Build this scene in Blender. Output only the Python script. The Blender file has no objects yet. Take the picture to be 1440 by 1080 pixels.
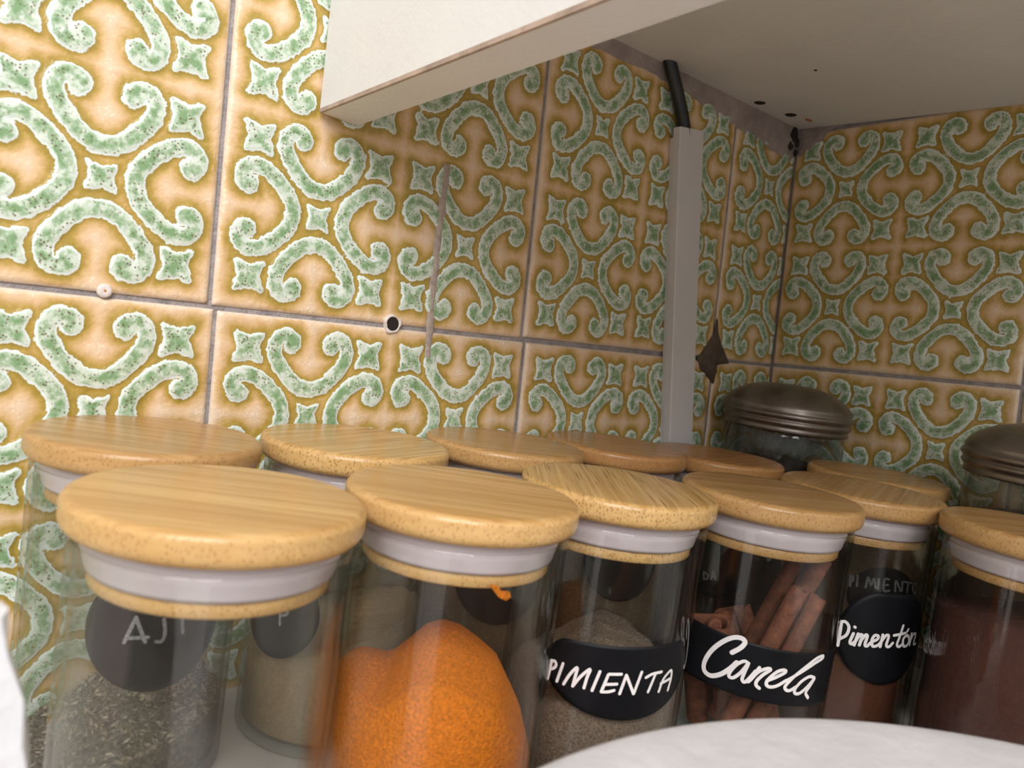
import bpy, bmesh, math, random
import numpy as np
from mathutils import Matrix, Vector

random.seed(4)
rng = np.random.default_rng(4)
scene = bpy.context.scene
COL = scene.collection

# ------------------------------------------------------------------ camera
FPX = 1130.2034
CAM_LOC = np.array([-0.10300166, -0.29984964, 0.15612591])
CAM_ROT = np.array([[0.76669232, -0.06159778, -0.63905290],
                    [-0.62689590, 0.14291643, -0.76588277],
                    [0.13850784, 0.98781608, 0.07095753]])
cam = bpy.data.cameras.new('camera')
cam.lens = FPX / 1440 * 36
cam.sensor_width = 36
cam.clip_start = 0.002
cam.clip_end = 50
cam.dof.use_dof = True
cam.dof.focus_distance = 0.34
cam.dof.aperture_fstop = 18
cam_ob = bpy.data.objects.new('camera', cam)
M = Matrix.Identity(4)
for i in range(3):
    for j in range(3):
        M[i][j] = CAM_ROT[i, j]
    M[i][3] = CAM_LOC[i]
cam_ob.matrix_world = M
COL.objects.link(cam_ob)
scene.camera = cam_ob

# ------------------------------------------------------------------ world, light, exposure
world = bpy.data.worlds.new('room_ambience')
scene.world = world
world.use_nodes = True
bg = world.node_tree.nodes['Background']
bg.inputs['Color'].default_value = (1.0, 0.96, 0.95, 1)
bg.inputs['Strength'].default_value = 0.46


def area(name, loc, target, sx, sy, power, color):
    l = bpy.data.lights.new(name, 'AREA')
    l.shape = 'RECTANGLE'
    l.size = sx
    l.size_y = sy
    l.energy = power
    l.color = color
    o = bpy.data.objects.new(name, l)
    o.location = loc
    d = Vector(target) - Vector(loc)
    o.rotation_euler = d.to_track_quat('-Z', 'Y').to_euler()
    COL.objects.link(o)
    return o


# a two-pane window to the left and a weak unseen lamp added behind for fill
WIN = Vector((-0.66, -0.95, 0.98))
WIN_SIDE = Vector((0.82, -0.57, 0.0)) * 0.23
for sgn in (-1, 1):
    area('window_pane_daylight', WIN + WIN_SIDE * sgn, (0.0, 0.0, 0.12), 0.40, 0.92, 10.0, (1.0, 0.985, 0.985))
area('fill_lamp', (0.45, -1.25, 1.05), (0.12, -0.1, 0.1), 0.5, 0.5, 2.5, (1.0, 0.96, 0.94))

scene.view_settings.view_transform = 'Standard'
scene.view_settings.look = 'None'
scene.view_settings.gamma = 1
scene.view_settings.exposure = 0.15
scene.view_settings.use_curve_mapping = False
cy = scene.cycles
cy.max_bounces = 24
cy.transparent_max_bounces = 96
cy.transmission_bounces = 24
cy.glossy_bounces = 8
cy.diffuse_bounces = 5
cy.sample_clamp_indirect = 6
cy.use_denoising = True

# ------------------------------------------------------------------ frames
# wall frame -> world (the shelf is level in the world, the tiled walls lean slightly)
WB = np.array([[0.9998568, 0.00075722, -0.0169055],
               [0.0, 0.99899837, 0.04474651],
               [0.01692245, -0.0447401, 0.99885532]])
WO = np.array([-0.0018107, 0.00478719, -0.14775812])
WALL_M = Matrix.Identity(4)
_t = -WB @ WO
for i in range(3):
    for j in range(3):
        WALL_M[i][j] = WB[i, j]
    WALL_M[i][3] = _t[i]


def w2(p):
    return WB @ (np.array(p, float) - WO)


def pixel_ray(px, py):
    return CAM_ROT @ np.array([(px - 720) / FPX, -(py - 540) / FPX, -1.0])


RB = 0.032          # glass radius of the spice jars


def on_cylinder(c, px, py, R=RB):
    """photo pixel -> (theta, z) on the front of an upright jar at c"""
    D = pixel_ray(px, py)
    e = CAM_LOC[:2] - np.array(c[:2])
    a = D[0] ** 2 + D[1] ** 2
    b = 2 * (e @ D[:2])
    k = e @ e - R * R
    disc = max(b * b - 4 * a * k, 0)
    t = (-b - math.sqrt(disc)) / (2 * a)
    P = CAM_LOC + t * D
    th = math.atan2(P[1] - c[1], P[0] - c[0])
    if th > 1.5:
        th -= 2 * math.pi
    return th, P[2]


# ------------------------------------------------------------------ node helpers
def new_mat(name):
    m = bpy.data.materials.new(name)
    m.use_nodes = True
    nt = m.node_tree
    b = nt.nodes['Principled BSDF']
    return m, nt, b


def N(nt, typ, **kw):
    n = nt.nodes.new(typ)
    for k, v in kw.items():
        if k in n.inputs.keys() if hasattr(n.inputs, 'keys') else False:
            n.inputs[k].default_value = v
        else:
            setattr(n, k, v)
    return n


def L(nt, a, ao, b, bi):
    nt.links.new(a.outputs[ao], b.inputs[bi])


def ramp(nt, stops, interp='LINEAR'):
    r = nt.nodes.new('ShaderNodeValToRGB')
    cr = r.color_ramp
    cr.interpolation = interp
    while len(cr.elements) < len(stops):
        cr.elements.new(0.5)
    for e, (p, c) in zip(cr.elements, stops):
        e.position = p
        e.color = (*c, 1) if len(c) == 3 else c
    return r


def noise(nt, vec, scale, detail=3, rough=0.55):
    n = nt.nodes.new('ShaderNodeTexNoise')
    n.inputs['Scale'].default_value = scale
    n.inputs['Detail'].default_value = detail
    n.inputs['Roughness'].default_value = rough
    nt.links.new(vec, n.inputs['Vector'])
    return n


def math_node(nt, op, a, b=None, clamp=False):
    n = nt.nodes.new('ShaderNodeMath')
    n.operation = op
    n.use_clamp = clamp
    for i, v in enumerate((a, b)):
        if v is None:
            continue
        if isinstance(v, (int, float)):
            n.inputs[i].default_value = v
        else:
            nt.links.new(v, n.inputs[i])
    return n.outputs[0]


def mix(nt, fac, a, b, mode='MIX'):
    n = nt.nodes.new('ShaderNodeMix')
    n.data_type = 'RGBA'
    n.blend_type = mode
    for sock, v in ((n.inputs[0], fac), (n.inputs[6], a), (n.inputs[7], b)):
        if isinstance(v, (int, float)):
            sock.default_value = v
        elif isinstance(v, tuple):
            sock.default_value = (*v, 1)
        else:
            nt.links.new(v, sock)
    return n.outputs[2]


def obj_vec(nt, offset_random=True, scale=None):
    tc = nt.nodes.new('ShaderNodeTexCoord')
    vec = tc.outputs['Object']
    if offset_random:
        oi = nt.nodes.new('ShaderNodeObjectInfo')
        r = math_node(nt, 'MULTIPLY', oi.outputs['Random'], 7.3)
        add = nt.nodes.new('ShaderNodeVectorMath')
        add.operation = 'ADD'
        nt.links.new(vec, add.inputs[0])
        nt.links.new(r, add.inputs[1])
        vec = add.outputs[0]
    if scale:
        mp = nt.nodes.new('ShaderNodeMapping')
        mp.inputs['Scale'].default_value = scale
        nt.links.new(vec, mp.inputs['Vector'])
        vec = mp.outputs[0]
    return vec


def bump(nt, bsdf, h, dist, strength=1.0):
    b = nt.nodes.new('ShaderNodeBump')
    b.inputs['Distance'].default_value = dist
    b.inputs['Strength'].default_value = strength
    nt.links.new(h, b.inputs['Height'])
    nt.links.new(b.outputs[0], bsdf.inputs['Normal'])


# ------------------------------------------------------------------ materials
MAT = {}


def simple(name, col, rough=0.5, var=0.0, scale=60, bump_d=0.0, bump_scale=800, metallic=0.0, spec=0.5):
    m, nt, b = new_mat(name)
    v = obj_vec(nt)
    n = noise(nt, v, scale, 4)
    lo = tuple(max(0, c * (1 - var)) for c in col)
    hi = tuple(min(1, c * (1 + var)) for c in col)
    r = ramp(nt, [(0.3, lo), (0.7, hi)])
    L(nt, n, 'Fac', r, 'Fac')
    L(nt, r, 'Color', b, 'Base Color')
    b.inputs['Roughness'].default_value = rough
    b.inputs['Metallic'].default_value = metallic
    b.inputs['Specular IOR Level'].default_value = spec
    if bump_d:
        n2 = noise(nt, v, bump_scale, 3)
        bump(nt, b, n2.outputs['Fac'], bump_d)
    MAT[name] = m
    return m


def make_tile_material():
    m, nt, b = new_mat('glazed_relief_tile')
    v = obj_vec(nt)
    at = nt.nodes.new('ShaderNodeAttribute')
    at.attribute_name = 'motif'
    pd = at.outputs['Fac']                              # mm to the scroll outline, negative inside
    rag = noise(nt, v, 420, 3)
    big = noise(nt, v, 90, 3)
    mid = noise(nt, v, 230, 4, 0.6)
    fine = noise(nt, v, 1500, 2)
    d = math_node(nt, 'ADD', pd, math_node(nt, 'MULTIPLY', math_node(nt, 'SUBTRACT', rag.outputs['Fac'], 0.5), 2.2))
    d = math_node(nt, 'ADD', d, math_node(nt, 'MULTIPLY', math_node(nt, 'SUBTRACT', mid.outputs['Fac'], 0.5), 1.8))
    # ground: olive-ochre pool against the scrolls running out to peach
    dg = math_node(nt, 'ADD', d, math_node(nt, 'MULTIPLY', math_node(nt, 'SUBTRACT', big.outputs['Fac'], 0.5), 5.0))
    g = ramp(nt, [(0.0, (0.37, 0.265, 0.05)), (0.12, (0.46, 0.31, 0.065)), (0.24, (0.62, 0.405, 0.155)),
                  (0.40, (0.76, 0.525, 0.295)), (0.62, (0.82, 0.615, 0.42)), (1.0, (0.85, 0.68, 0.51))])
    nt.links.new(math_node(nt, 'DIVIDE', dg, 10.0, True), g.inputs['Fac'])
    spk = nt.nodes.new('ShaderNodeTexVoronoi')
    spk.inputs['Scale'].default_value = 620
    nt.links.new(v, spk.inputs['Vector'])
    sp = ramp(nt, [(0.12, (1, 1, 1)), (0.34, (0, 0, 0))])
    L(nt, spk, 'Distance', sp, 'Fac')
    patch = ramp(nt, [(0.46, (0, 0, 0)), (0.56, (1, 1, 1))])
    L(nt, big, 'Fac', patch, 'Fac')
    far = ramp(nt, [(0.35, (0, 0, 0)), (0.6, (1, 1, 1))])
    nt.links.new(math_node(nt, 'DIVIDE', d, 10.0, True), far.inputs['Fac'])
    sf = math_node(nt, 'MULTIPLY', math_node(nt, 'MULTIPLY', sp.outputs['Color'], patch.outputs['Color']), far.outputs['Color'])
    ground = mix(nt, math_node(nt, 'MULTIPLY', sf, 0.9), g.outputs['Color'], (0.93, 0.83, 0.66))
    # glaze of the scrolls: milky mint with green pools, white rim, dark pin holes
    gl = ramp(nt, [(0.32, (0.74, 0.79, 0.71)), (0.47, (0.60, 0.70, 0.57)), (0.54, (0.40, 0.53, 0.36)), (0.66, (0.22, 0.37, 0.18))])
    core = math_node(nt, 'MULTIPLY', math_node(nt, 'SUBTRACT', math_node(nt, 'MULTIPLY', pd, -1.0), 1.4), 0.045)
    nt.links.new(math_node(nt, 'ADD', math_node(nt, 'ADD', mid.outputs['Fac'], core), math_node(nt, 'MULTIPLY', math_node(nt, 'SUBTRACT', rag.outputs['Fac'], 0.5), 0.35)), gl.inputs['Fac'])
    oi = nt.nodes.new('ShaderNodeObjectInfo')
    pin = nt.nodes.new('ShaderNodeTexVoronoi')
    pin.inputs['Scale'].default_value = 760
    nt.links.new(v, pin.inputs['Vector'])
    pr = ramp(nt, [(0.20, (1, 1, 1)), (0.36, (0, 0, 0))])
    L(nt, pin, 'Distance', pr, 'Fac')
    pm = ramp(nt, [(0.40, (0, 0, 0)), (0.52, (1, 1, 1))])
    nz = noise(nt, v, 170, 2)
    L(nt, nz, 'Fac', pm, 'Fac')
    inner = ramp(nt, [(0.0, (1, 1, 1)), (0.74, (1, 1, 1)), (0.91, (0, 0, 0))])
    nt.links.new(math_node(nt, 'DIVIDE', math_node(nt, 'ADD', d, 4.0), 4.0, True), inner.inputs['Fac'])
    pf = math_node(nt, 'MULTIPLY', math_node(nt, 'MULTIPLY', pr.outputs['Color'], pm.outputs['Color']), inner.outputs['Color'])
    glaze = mix(nt, math_node(nt, 'MULTIPLY', pf, 0.88), gl.outputs['Color'], (0.16, 0.11, 0.06))
    glaze = mix(nt, math_node(nt, 'SUBTRACT', 1.0, inner.outputs['Color']), glaze, (0.78, 0.86, 0.82))
    ins = ramp(nt, [(0.47, (1, 1, 1)), (0.53, (0, 0, 0))])
    nt.links.new(math_node(nt, 'ADD', math_node(nt, 'MULTIPLY', d, 0.25), 0.5, True), ins.inputs['Fac'])
    col = mix(nt, ins.outputs['Color'], ground, glaze)
    # bare pale clay on the worn arris
    ed = nt.nodes.new('ShaderNodeAttribute')
    ed.attribute_name = 'arris'
    er = ramp(nt, [(0.35, (0, 0, 0)), (0.6, (1, 1, 1))])
    nt.links.new(math_node(nt, 'ADD', ed.outputs['Fac'], math_node(nt, 'MULTIPLY', math_node(nt, 'SUBTRACT', rag.outputs['Fac'], 0.55), 1.2)), er.inputs['Fac'])
    col = mix(nt, math_node(nt, 'MULTIPLY', er.outputs['Color'], 0.8), col, (0.80, 0.68, 0.55))
    nt.links.new(col, b.inputs['Base Color'])
    b.inputs['Roughness'].default_value = 0.26
    b.inputs['Specular IOR Level'].default_value = 0.5
    h = math_node(nt, 'ADD', math_node(nt, 'MULTIPLY', mid.outputs['Fac'], 0.6), math_node(nt, 'MULTIPLY', fine.outputs['Fac'], 0.12))
    h = math_node(nt, 'ADD', h, math_node(nt, 'MULTIPLY', big.outputs['Fac'], 1.2))
    bump(nt, b, h, 0.0007)
    MAT['tile'] = m


make_tile_material()


def make_bamboo(name, streak, c_light, c_dark, c_fibre):
    m, nt, b = new_mat(name)
    v = obj_vec(nt)
    mp = nt.nodes.new('ShaderNodeMapping')
    mp.inputs['Scale'].default_value = (0.03, 1, 1)
    nt.links.new(v, mp.inputs['Vector'])
    gv = mp.outputs[0]
    band = noise(nt, gv, 230, 3)
    fib = nt.nodes.new('ShaderNodeTexVoronoi')
    fib.inputs['Scale'].default_value = 1050
    nt.links.new(gv, fib.inputs['Vector'])
    fr = ramp(nt, [(0.12, (1, 1, 1)), (0.38, (0, 0, 0))])
    L(nt, fib, 'Distance', fr, 'Fac')
    fmask = noise(nt, gv, 260, 2)
    fm = ramp(nt, [(0.36, (0.15, 0.15, 0.15)), (0.6, (1, 1, 1))])
    L(nt, fmask, 'Fac', fm, 'Fac')
    base = ramp(nt, [(0.38, c_dark), (0.62, c_light)])
    L(nt, band, 'Fac', base, 'Fac')
    f = math_node(nt, 'MULTIPLY', math_node(nt, 'MULTIPLY', fr.outputs['Color'], fm.outputs['Color']), streak)
    mp2 = nt.nodes.new('ShaderNodeMapping')
    mp2.inputs['Scale'].default_value = (0.018, 1, 1)
    nt.links.new(v, mp2.inputs['Vector'])
    st = noise(nt, mp2.outputs[0], 620, 4, 0.7)
    sr = ramp(nt, [(0.40, (0, 0, 0)), (0.66, (1, 1, 1))])
    L(nt, st, 'Fac', sr, 'Fac')
    c0 = mix(nt, math_node(nt, 'MULTIPLY', sr.outputs['Color'], 0.35 + 0.4 * streak), base.outputs['Color'], tuple(0.5 * (a + b_) for a, b_ in zip(c_dark, c_fibre)))
    col = mix(nt, f, c0, c_fibre)
    # the turned rim shows the cut fibre bundles as a net of pores
    tc2 = nt.nodes.new('ShaderNodeTexCoord')
    sx = nt.nodes.new('ShaderNodeSeparateXYZ')
    L(nt, tc2, 'Normal', sx, 'Vector')
    side = ramp(nt, [(0.45, (1, 1, 1)), (0.85, (0, 0, 0))])
    nt.links.new(math_node(nt, 'ABSOLUTE', sx.outputs['Z']), side.inputs['Fac'])
    mp3 = nt.nodes.new('ShaderNodeMapping')
    mp3.inputs['Scale'].default_value = (1, 1, 0.62)
    nt.links.new(v, mp3.inputs['Vector'])
    por = nt.nodes.new('ShaderNodeTexVoronoi')
    por.inputs['Scale'].default_value = 1150
    nt.links.new(mp3.outputs[0], por.inputs['Vector'])
    pr = ramp(nt, [(0.14, (1, 1, 1)), (0.40, (0, 0, 0))])
    L(nt, por, 'Distance', pr, 'Fac')
    pf = math_node(nt, 'MULTIPLY', math_node(nt, 'MULTIPLY', pr.outputs['Color'], side.outputs['Color']), 0.35 + 0.35 * streak)
    rim = mix(nt, math_node(nt, 'MULTIPLY', side.outputs['Color'], 0.65), col, c_light)
    col = mix(nt, pf, rim, c_fibre)
    nt.links.new(col, b.inputs['Base Color'])
    b.inputs['Roughness'].default_value = 0.27
    b.inputs['Specular IOR Level'].default_value = 0.45
    bump(nt, b, fr.outputs['Color'], 0.0001, -0.4)
    MAT[name] = m


make_bamboo('bamboo_even', 0.75, (0.67, 0.42, 0.17), (0.52, 0.29, 0.095), (0.34, 0.155, 0.045))
make_bamboo('bamboo_streaked', 1.0, (0.66, 0.42, 0.17), (0.54, 0.31, 0.10), (0.20, 0.09, 0.025))
make_bamboo('bamboo_shaded', 0.8, (0.56, 0.335, 0.135), (0.43, 0.235, 0.08), (0.27, 0.12, 0.036))  # darker bamboo_even: shade of the back and right lids put into the colour
make_bamboo('bamboo_reddish', 0.75, (0.55, 0.29, 0.11), (0.44, 0.21, 0.075), (0.26, 0.10, 0.03))


def make_glass(name, tint, rough=0.015, film=0.003, f0=0.034):
    """thin clear glass: fresnel-weighted reflection over clear transmission, with a faint dusty film"""
    m = bpy.data.materials.new(name)
    m.use_nodes = True
    nt = m.node_tree
    nt.nodes.clear()
    out = nt.nodes.new('ShaderNodeOutputMaterial')
    tr = nt.nodes.new('ShaderNodeBsdfTransparent')
    lw0 = nt.nodes.new('ShaderNodeLayerWeight')
    lw0.inputs['Blend'].default_value = 0.5
    edge_f = math_node(nt, 'POWER', lw0.outputs['Facing'], 4.0)
    nt.links.new(mix(nt, edge_f, tint, (tint[0] * 0.66, tint[1] * 0.70, tint[2] * 0.66)), tr.inputs['Color'])
    gl = nt.nodes.new('ShaderNodeBsdfGlossy')
    gl.inputs['Roughness'].default_value = rough
    df = nt.nodes.new('ShaderNodeBsdfDiffuse')
    df.inputs['Color'].default_value = (0.8, 0.78, 0.76, 1)
    v = obj_vec(nt, scale=(1, 1, 0.15))
    n = noise(nt, v, 260, 4)
    r = ramp(nt, [(0.4, (0, 0, 0)), (0.8, (1, 1, 1))])
    L(nt, n, 'Fac', r, 'Fac')
    m0 = nt.nodes.new('ShaderNodeMixShader')
    nt.links.new(math_node(nt, 'ADD', math_node(nt, 'MULTIPLY', r.outputs['Color'], film), film * 0.25), m0.inputs[0])
    nt.links.new(tr.outputs[0], m0.inputs[1])
    nt.links.new(df.outputs[0], m0.inputs[2])
    lw = nt.nodes.new('ShaderNodeLayerWeight')
    lw.inputs['Blend'].default_value = 0.5
    p5 = math_node(nt, 'POWER', lw.outputs['Facing'], 4.2)
    fres = math_node(nt, 'ADD', math_node(nt, 'MULTIPLY', p5, 0.75), f0)
    mx = nt.nodes.new('ShaderNodeMixShader')
    nt.links.new(fres, mx.inputs[0])
    nt.links.new(m0.outputs[0], mx.inputs[1])
    nt.links.new(gl.outputs[0], mx.inputs[2])
    nt.links.new(mx.outputs[0], out.inputs[0])
    MAT[name] = m


make_glass('jar_glass', (0.975, 0.98, 0.975))
make_glass('canister_glass', (0.90, 0.91, 0.90), 0.04, 0.03)

simple('silicone', (0.62, 0.545, 0.56), 0.35, 0.06, 40)
simple('label_black', (0.006, 0.006, 0.008), 0.5, 0.3, 90, spec=0.22)
simple('ink_white', (0.88, 0.84, 0.83), 0.6, 0.05, 300)
simple('chalk_grey', (0.33, 0.33, 0.34), 0.9, 0.5, 1400)
simple('grout', (0.33, 0.295, 0.295), 0.9, 0.25, 200, 0.0008, 900)
simple('mortar', (0.36, 0.30, 0.28), 0.9, 0.3, 60, 0.0008, 500)
simple('smear', (0.44, 0.36, 0.31), 0.85, 0.25, 300, 0.0004, 900)
simple('mortar_dark', (0.115, 0.082, 0.06), 0.95, 0.35, 150, 0.001, 700)
simple('mould', (0.03, 0.02, 0.015), 0.95, 0.5, 300)
simple('cabinet_white', (0.765, 0.745, 0.74), 0.42, 0.03, 25, 0.0002, 500)
simple('edge_brown', (0.42, 0.31, 0.25), 0.6, 0.3, 120)
simple('counter_white', (0.72, 0.69, 0.66), 0.35, 0.06, 20, 0.0002, 200)
simple('floor_brown', (0.16, 0.11, 0.08), 0.5, 0.3, 6)
simple('plastic_white', (0.565, 0.545, 0.55), 0.42, 0.06, 40, 0.0005, 160)
simple('paper_white', (0.70, 0.70, 0.71), 0.8, 0.05, 120, 0.0005, 260)
simple('conduit_white', (0.68, 0.66, 0.66), 0.35, 0.03, 30)
simple('cable_black', (0.014, 0.015, 0.017), 0.4, 0.3, 60)
simple('hole_dark', (0.02, 0.012, 0.008), 0.9, 0.3, 200)
simple('rust', (0.40, 0.15, 0.05), 0.9, 0.4, 300)
simple('plug_grey', (0.45, 0.42, 0.42), 0.6, 0.15, 200)
simple('plaster', (0.74, 0.66, 0.62), 0.9, 0.15, 300)
simple('turmeric', (0.80, 0.215, 0.012), 0.9, 0.32, 1100, 0.0012, 1500, spec=0.2)
simple('pepper', (0.175, 0.13, 0.095), 0.9, 0.55, 1300, 0.0006, 1800, spec=0.2)
simple('beige_spice', (0.46, 0.33, 0.19), 0.9, 0.14, 700, 0.0005, 1500, spec=0.2)
simple('paprika', (0.088, 0.028, 0.012), 0.9, 0.25, 900, 0.0005, 1500, spec=0.2)
simple('brick_spice', (0.085, 0.032, 0.023), 0.9, 0.15, 600, 0.0005, 1500, spec=0.2)
simple('brown_spice', (0.24, 0.155, 0.085), 0.9, 0.25, 800, 0.0005, 1500, spec=0.2)
simple('herb', (0.14, 0.112, 0.08), 0.9, 0.7, 900, 0.0008, 1200, spec=0.2)
simple('herb_flake', (0.30, 0.25, 0.185), 0.85, 0.95, 420, spec=0.2)
simple('clove', (0.035, 0.02, 0.014), 0.9, 0.4, 500, 0.001, 900, spec=0.2)
simple('cinnamon', (0.19, 0.068, 0.037), 0.75, 0.35, 260, 0.0005, 900, spec=0.3)


def make_metal():
    m, nt, b = new_mat('tarnished_lid')
    v = obj_vec(nt)
    n = noise(nt, v, 70, 4)
    r = ramp(nt, [(0.3, (0.16, 0.13, 0.11)), (0.7, (0.28, 0.245, 0.215))])
    L(nt, n, 'Fac', r, 'Fac')
    L(nt, r, 'Color', b, 'Base Color')
    b.inputs['Metallic'].default_value = 0.85
    b.inputs['Roughness'].default_value = 0.36
    MAT['tarnished_lid'] = m


make_metal()

# ------------------------------------------------------------------ object helpers


def link(name, me, mat=None, parent=None, smooth=True):
    if mat is not None and not me.materials:
        me.materials.append(MAT[mat])
    if smooth:
        for p in me.polygons:
            p.use_smooth = True
    o = bpy.data.objects.new(name, me)
    COL.objects.link(o)
    if parent is not None:
        o.parent = parent
    return o


def mesh_of(name, verts, faces):
    me = bpy.data.meshes.new(name)
    me.from_pydata([tuple(map(float, v)) for v in verts], [], faces)
    me.update()
    return me


def tag(o, label=None, cat=None, group=None, kind=None):
    if label:
        o['label'] = label
    if cat:
        o['category'] = cat
    if group:
        o['group'] = group
    if kind:
        o['kind'] = kind
    return o


def empty(name, loc=(0, 0, 0), rz=0.0):
    o = bpy.data.objects.new(name, None)
    o.empty_display_size = 0.02
    o.location = loc
    o.rotation_euler = (0, 0, rz)
    COL.objects.link(o)
    return o


def lathe_mesh(name, prof, seg=64, closed=False):
    """prof: list of (r, z); r==0 makes a pole; closed joins last ring to first"""
    verts, faces, rings = [], [], []
    for r, z in prof:
        if r < 1e-7:
            rings.append([len(verts)])
            verts.append((0, 0, z))
        else:
            rings.append(list(range(len(verts), len(verts) + seg)))
            verts += [(r * math.cos(2 * math.pi * i / seg), r * math.sin(2 * math.pi * i / seg), z) for i in range(seg)]
    pairs = list(zip(rings[:-1], rings[1:]))
    if closed:
        pairs.append((rings[-1], rings[0]))
    for a, b in pairs:
        for i in range(seg):
            j = (i + 1) % seg
            if len(a) == 1 and len(b) == 1:
                continue
            if len(a) == 1:
                faces.append((a[0], b[j], b[i]))
            elif len(b) == 1:
                faces.append((a[i], a[j], b[0]))
            else:
                faces.append((a[i], a[j], b[j], b[i]))
    return mesh_of(name, verts, faces)


def arc(cx, cz, r, a0, a1, n=5):
    return [(cx + r * math.cos(math.radians(a0 + (a1 - a0) * i / n)), cz + r * math.sin(math.radians(a0 + (a1 - a0) * i / n))) for i in range(n + 1)]


def box_mesh(name, lo, hi, bev=0.0):
    bm = bmesh.new()
    bmesh.ops.create_cube(bm, size=1)
    for v in bm.verts:
        for k in range(3):
            v.co[k] = lo[k] if v.co[k] < 0 else hi[k]
    if bev:
        bmesh.ops.bevel(bm, geom=bm.edges[:], offset=bev, segments=2, affect='EDGES')
    me = bpy.data.meshes.new(name)
    bm.to_mesh(me)
    bm.free()
    return me


def smooth_path(pts, n=8):
    pts = [np.array(p, float) for p in pts]
    if len(pts) < 3:
        return [pts[0] + (pts[-1] - pts[0]) * i / 4 for i in range(5)]
    P = [2 * pts[0] - pts[1]] + pts + [2 * pts[-1] - pts[-2]]
    out = []
    for i in range(1, len(P) - 2):
        p0, p1, p2, p3 = P[i - 1], P[i], P[i + 1], P[i + 2]
        for k in range(n):
            t = k / n
            out.append(0.5 * (2 * p1 + (p2 - p0) * t + (2 * p0 - 5 * p1 + 4 * p2 - p3) * t * t + (3 * p1 - p0 - 3 * p2 + p3) * t ** 3))
    out.append(pts[-1])
    return out


def tube_mesh(name, path, radii, seg=16):
    verts, faces = [], []
    path = [np.array(p, float) for p in path]
    up = np.array([0.0, 1.0, 0.0])
    for i, p in enumerate(path):
        d = path[min(i + 1, len(path) - 1)] - path[max(i - 1, 0)]
        d /= np.linalg.norm(d)
        a = np.cross(d, up)
        a /= np.linalg.norm(a)
        b = np.cross(d, a)
        r = radii if isinstance(radii, float) else radii[i]
        verts += [p + r * (a * math.cos(2 * math.pi * k / seg) + b * math.sin(2 * math.pi * k / seg)) for k in range(seg)]
    for i in range(len(path) - 1):
        for k in range(seg):
            j = (k + 1) % seg
            faces.append((i * seg + k, i * seg + j, (i + 1) * seg + j, (i + 1) * seg + k))
    faces.append(tuple(range(seg))[::-1])
    faces.append(tuple((len(path) - 1) * seg + k for k in range(seg)))
    return mesh_of(name, verts, faces)


# ------------------------------------------------------------------ the tiled walls
TILE = 0.150
PITCH = 0.152
XC = 0.36897
UNIT = 36.5         # motif centres sit this far (mm) from the tile centre


def scroll_points():
    half = [(10.6, 0.0), (11.4, 4.2), (13.7, 7.7), (18.1, 11.9), (22.8, 14.9), (27.2, 15.6), (30.6, 13.8), (31.6, 10.6), (29.9, 8.2), (28.4, 8.4)]
    full = [(d, -l) for d, l in half[:0:-1]] + half
    return np.array(smooth_path(full, 5))


SCROLL = scroll_points()
_s = np.abs(np.linspace(-1, 1, len(SCROLL) - 1))
SCROLL_W = 3.3 - 0.25 * np.clip((_s - 0.45) / 0.3, 0, 1) + 0.75 * np.clip((_s - 0.82) / 0.18, 0, 1)


def star_poly(t):
    return np.array([(t, t), (0.62 * t, 0.12 * t), (t, -t), (0.1 * t, -0.72 * t), (-t, -t), (-0.70 * t, 0.0), (-t, t), (0.0, 0.66 * t)])


def poly_sdf(P, poly):
    d = np.full(len(P), 1e9)
    inside = np.zeros(len(P), bool)
    n = len(poly)
    for i in range(n):
        a, b = poly[i], poly[(i + 1) % n]
        e = b - a
        w = P - a
        t = np.clip((w @ e) / (e @ e), 0, 1)
        d = np.minimum(d, np.linalg.norm(w - t[:, None] * e, axis=1))
        c = ((a[1] > P[:, 1]) != (b[1] > P[:, 1])) & (P[:, 0] < (b[0] - a[0]) * (P[:, 1] - a[1]) / (b[1] - a[1] + 1e-12) + a[0])
        inside ^= c
    return np.where(inside, -d, d)


def motif_distance(P):
    """P: (n,2) mm in one tile, origin at its centre -> signed distance to the scrolls and stars"""
    out = np.full(len(P), 1e9)
    for cx in (-UNIT, UNIT):
        for cz in (-UNIT, UNIT):
            Q = P - np.array([cx, cz])
            sel = (np.abs(Q) < 52).all(1)
            q = Q[sel]
            d = np.full(len(q), 1e9)
            for k in range(4):
                c, s = math.cos(k * math.pi / 2), math.sin(k * math.pi / 2)
                r = np.stack([q[:, 0] * c + q[:, 1] * s, -q[:, 0] * s + q[:, 1] * c], 1)
                a, b = SCROLL[:-1], SCROLL[1:]
                e = b - a
                w = r[:, None, :] - a[None]
                t = np.clip((w * e[None]).sum(2) / (e * e).sum(1)[None], 0, 1)
                dd = (np.linalg.norm(w - t[:, :, None] * e[None], axis=2) - SCROLL_W[None]).min(1)
                d = np.minimum(d, dd)
            d = np.minimum(d, poly_sdf(q, star_poly(4.4)) - 0.8)
            for sx in (-26, 26):
                for sz in (-26, 26):
                    d = np.minimum(d, poly_sdf(q - np.array([sx, sz]), star_poly(5.1)) - 1.1)
            out[sel] = np.minimum(out[sel], d)
    return np.minimum(out, 30)


_cache = {}


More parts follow.
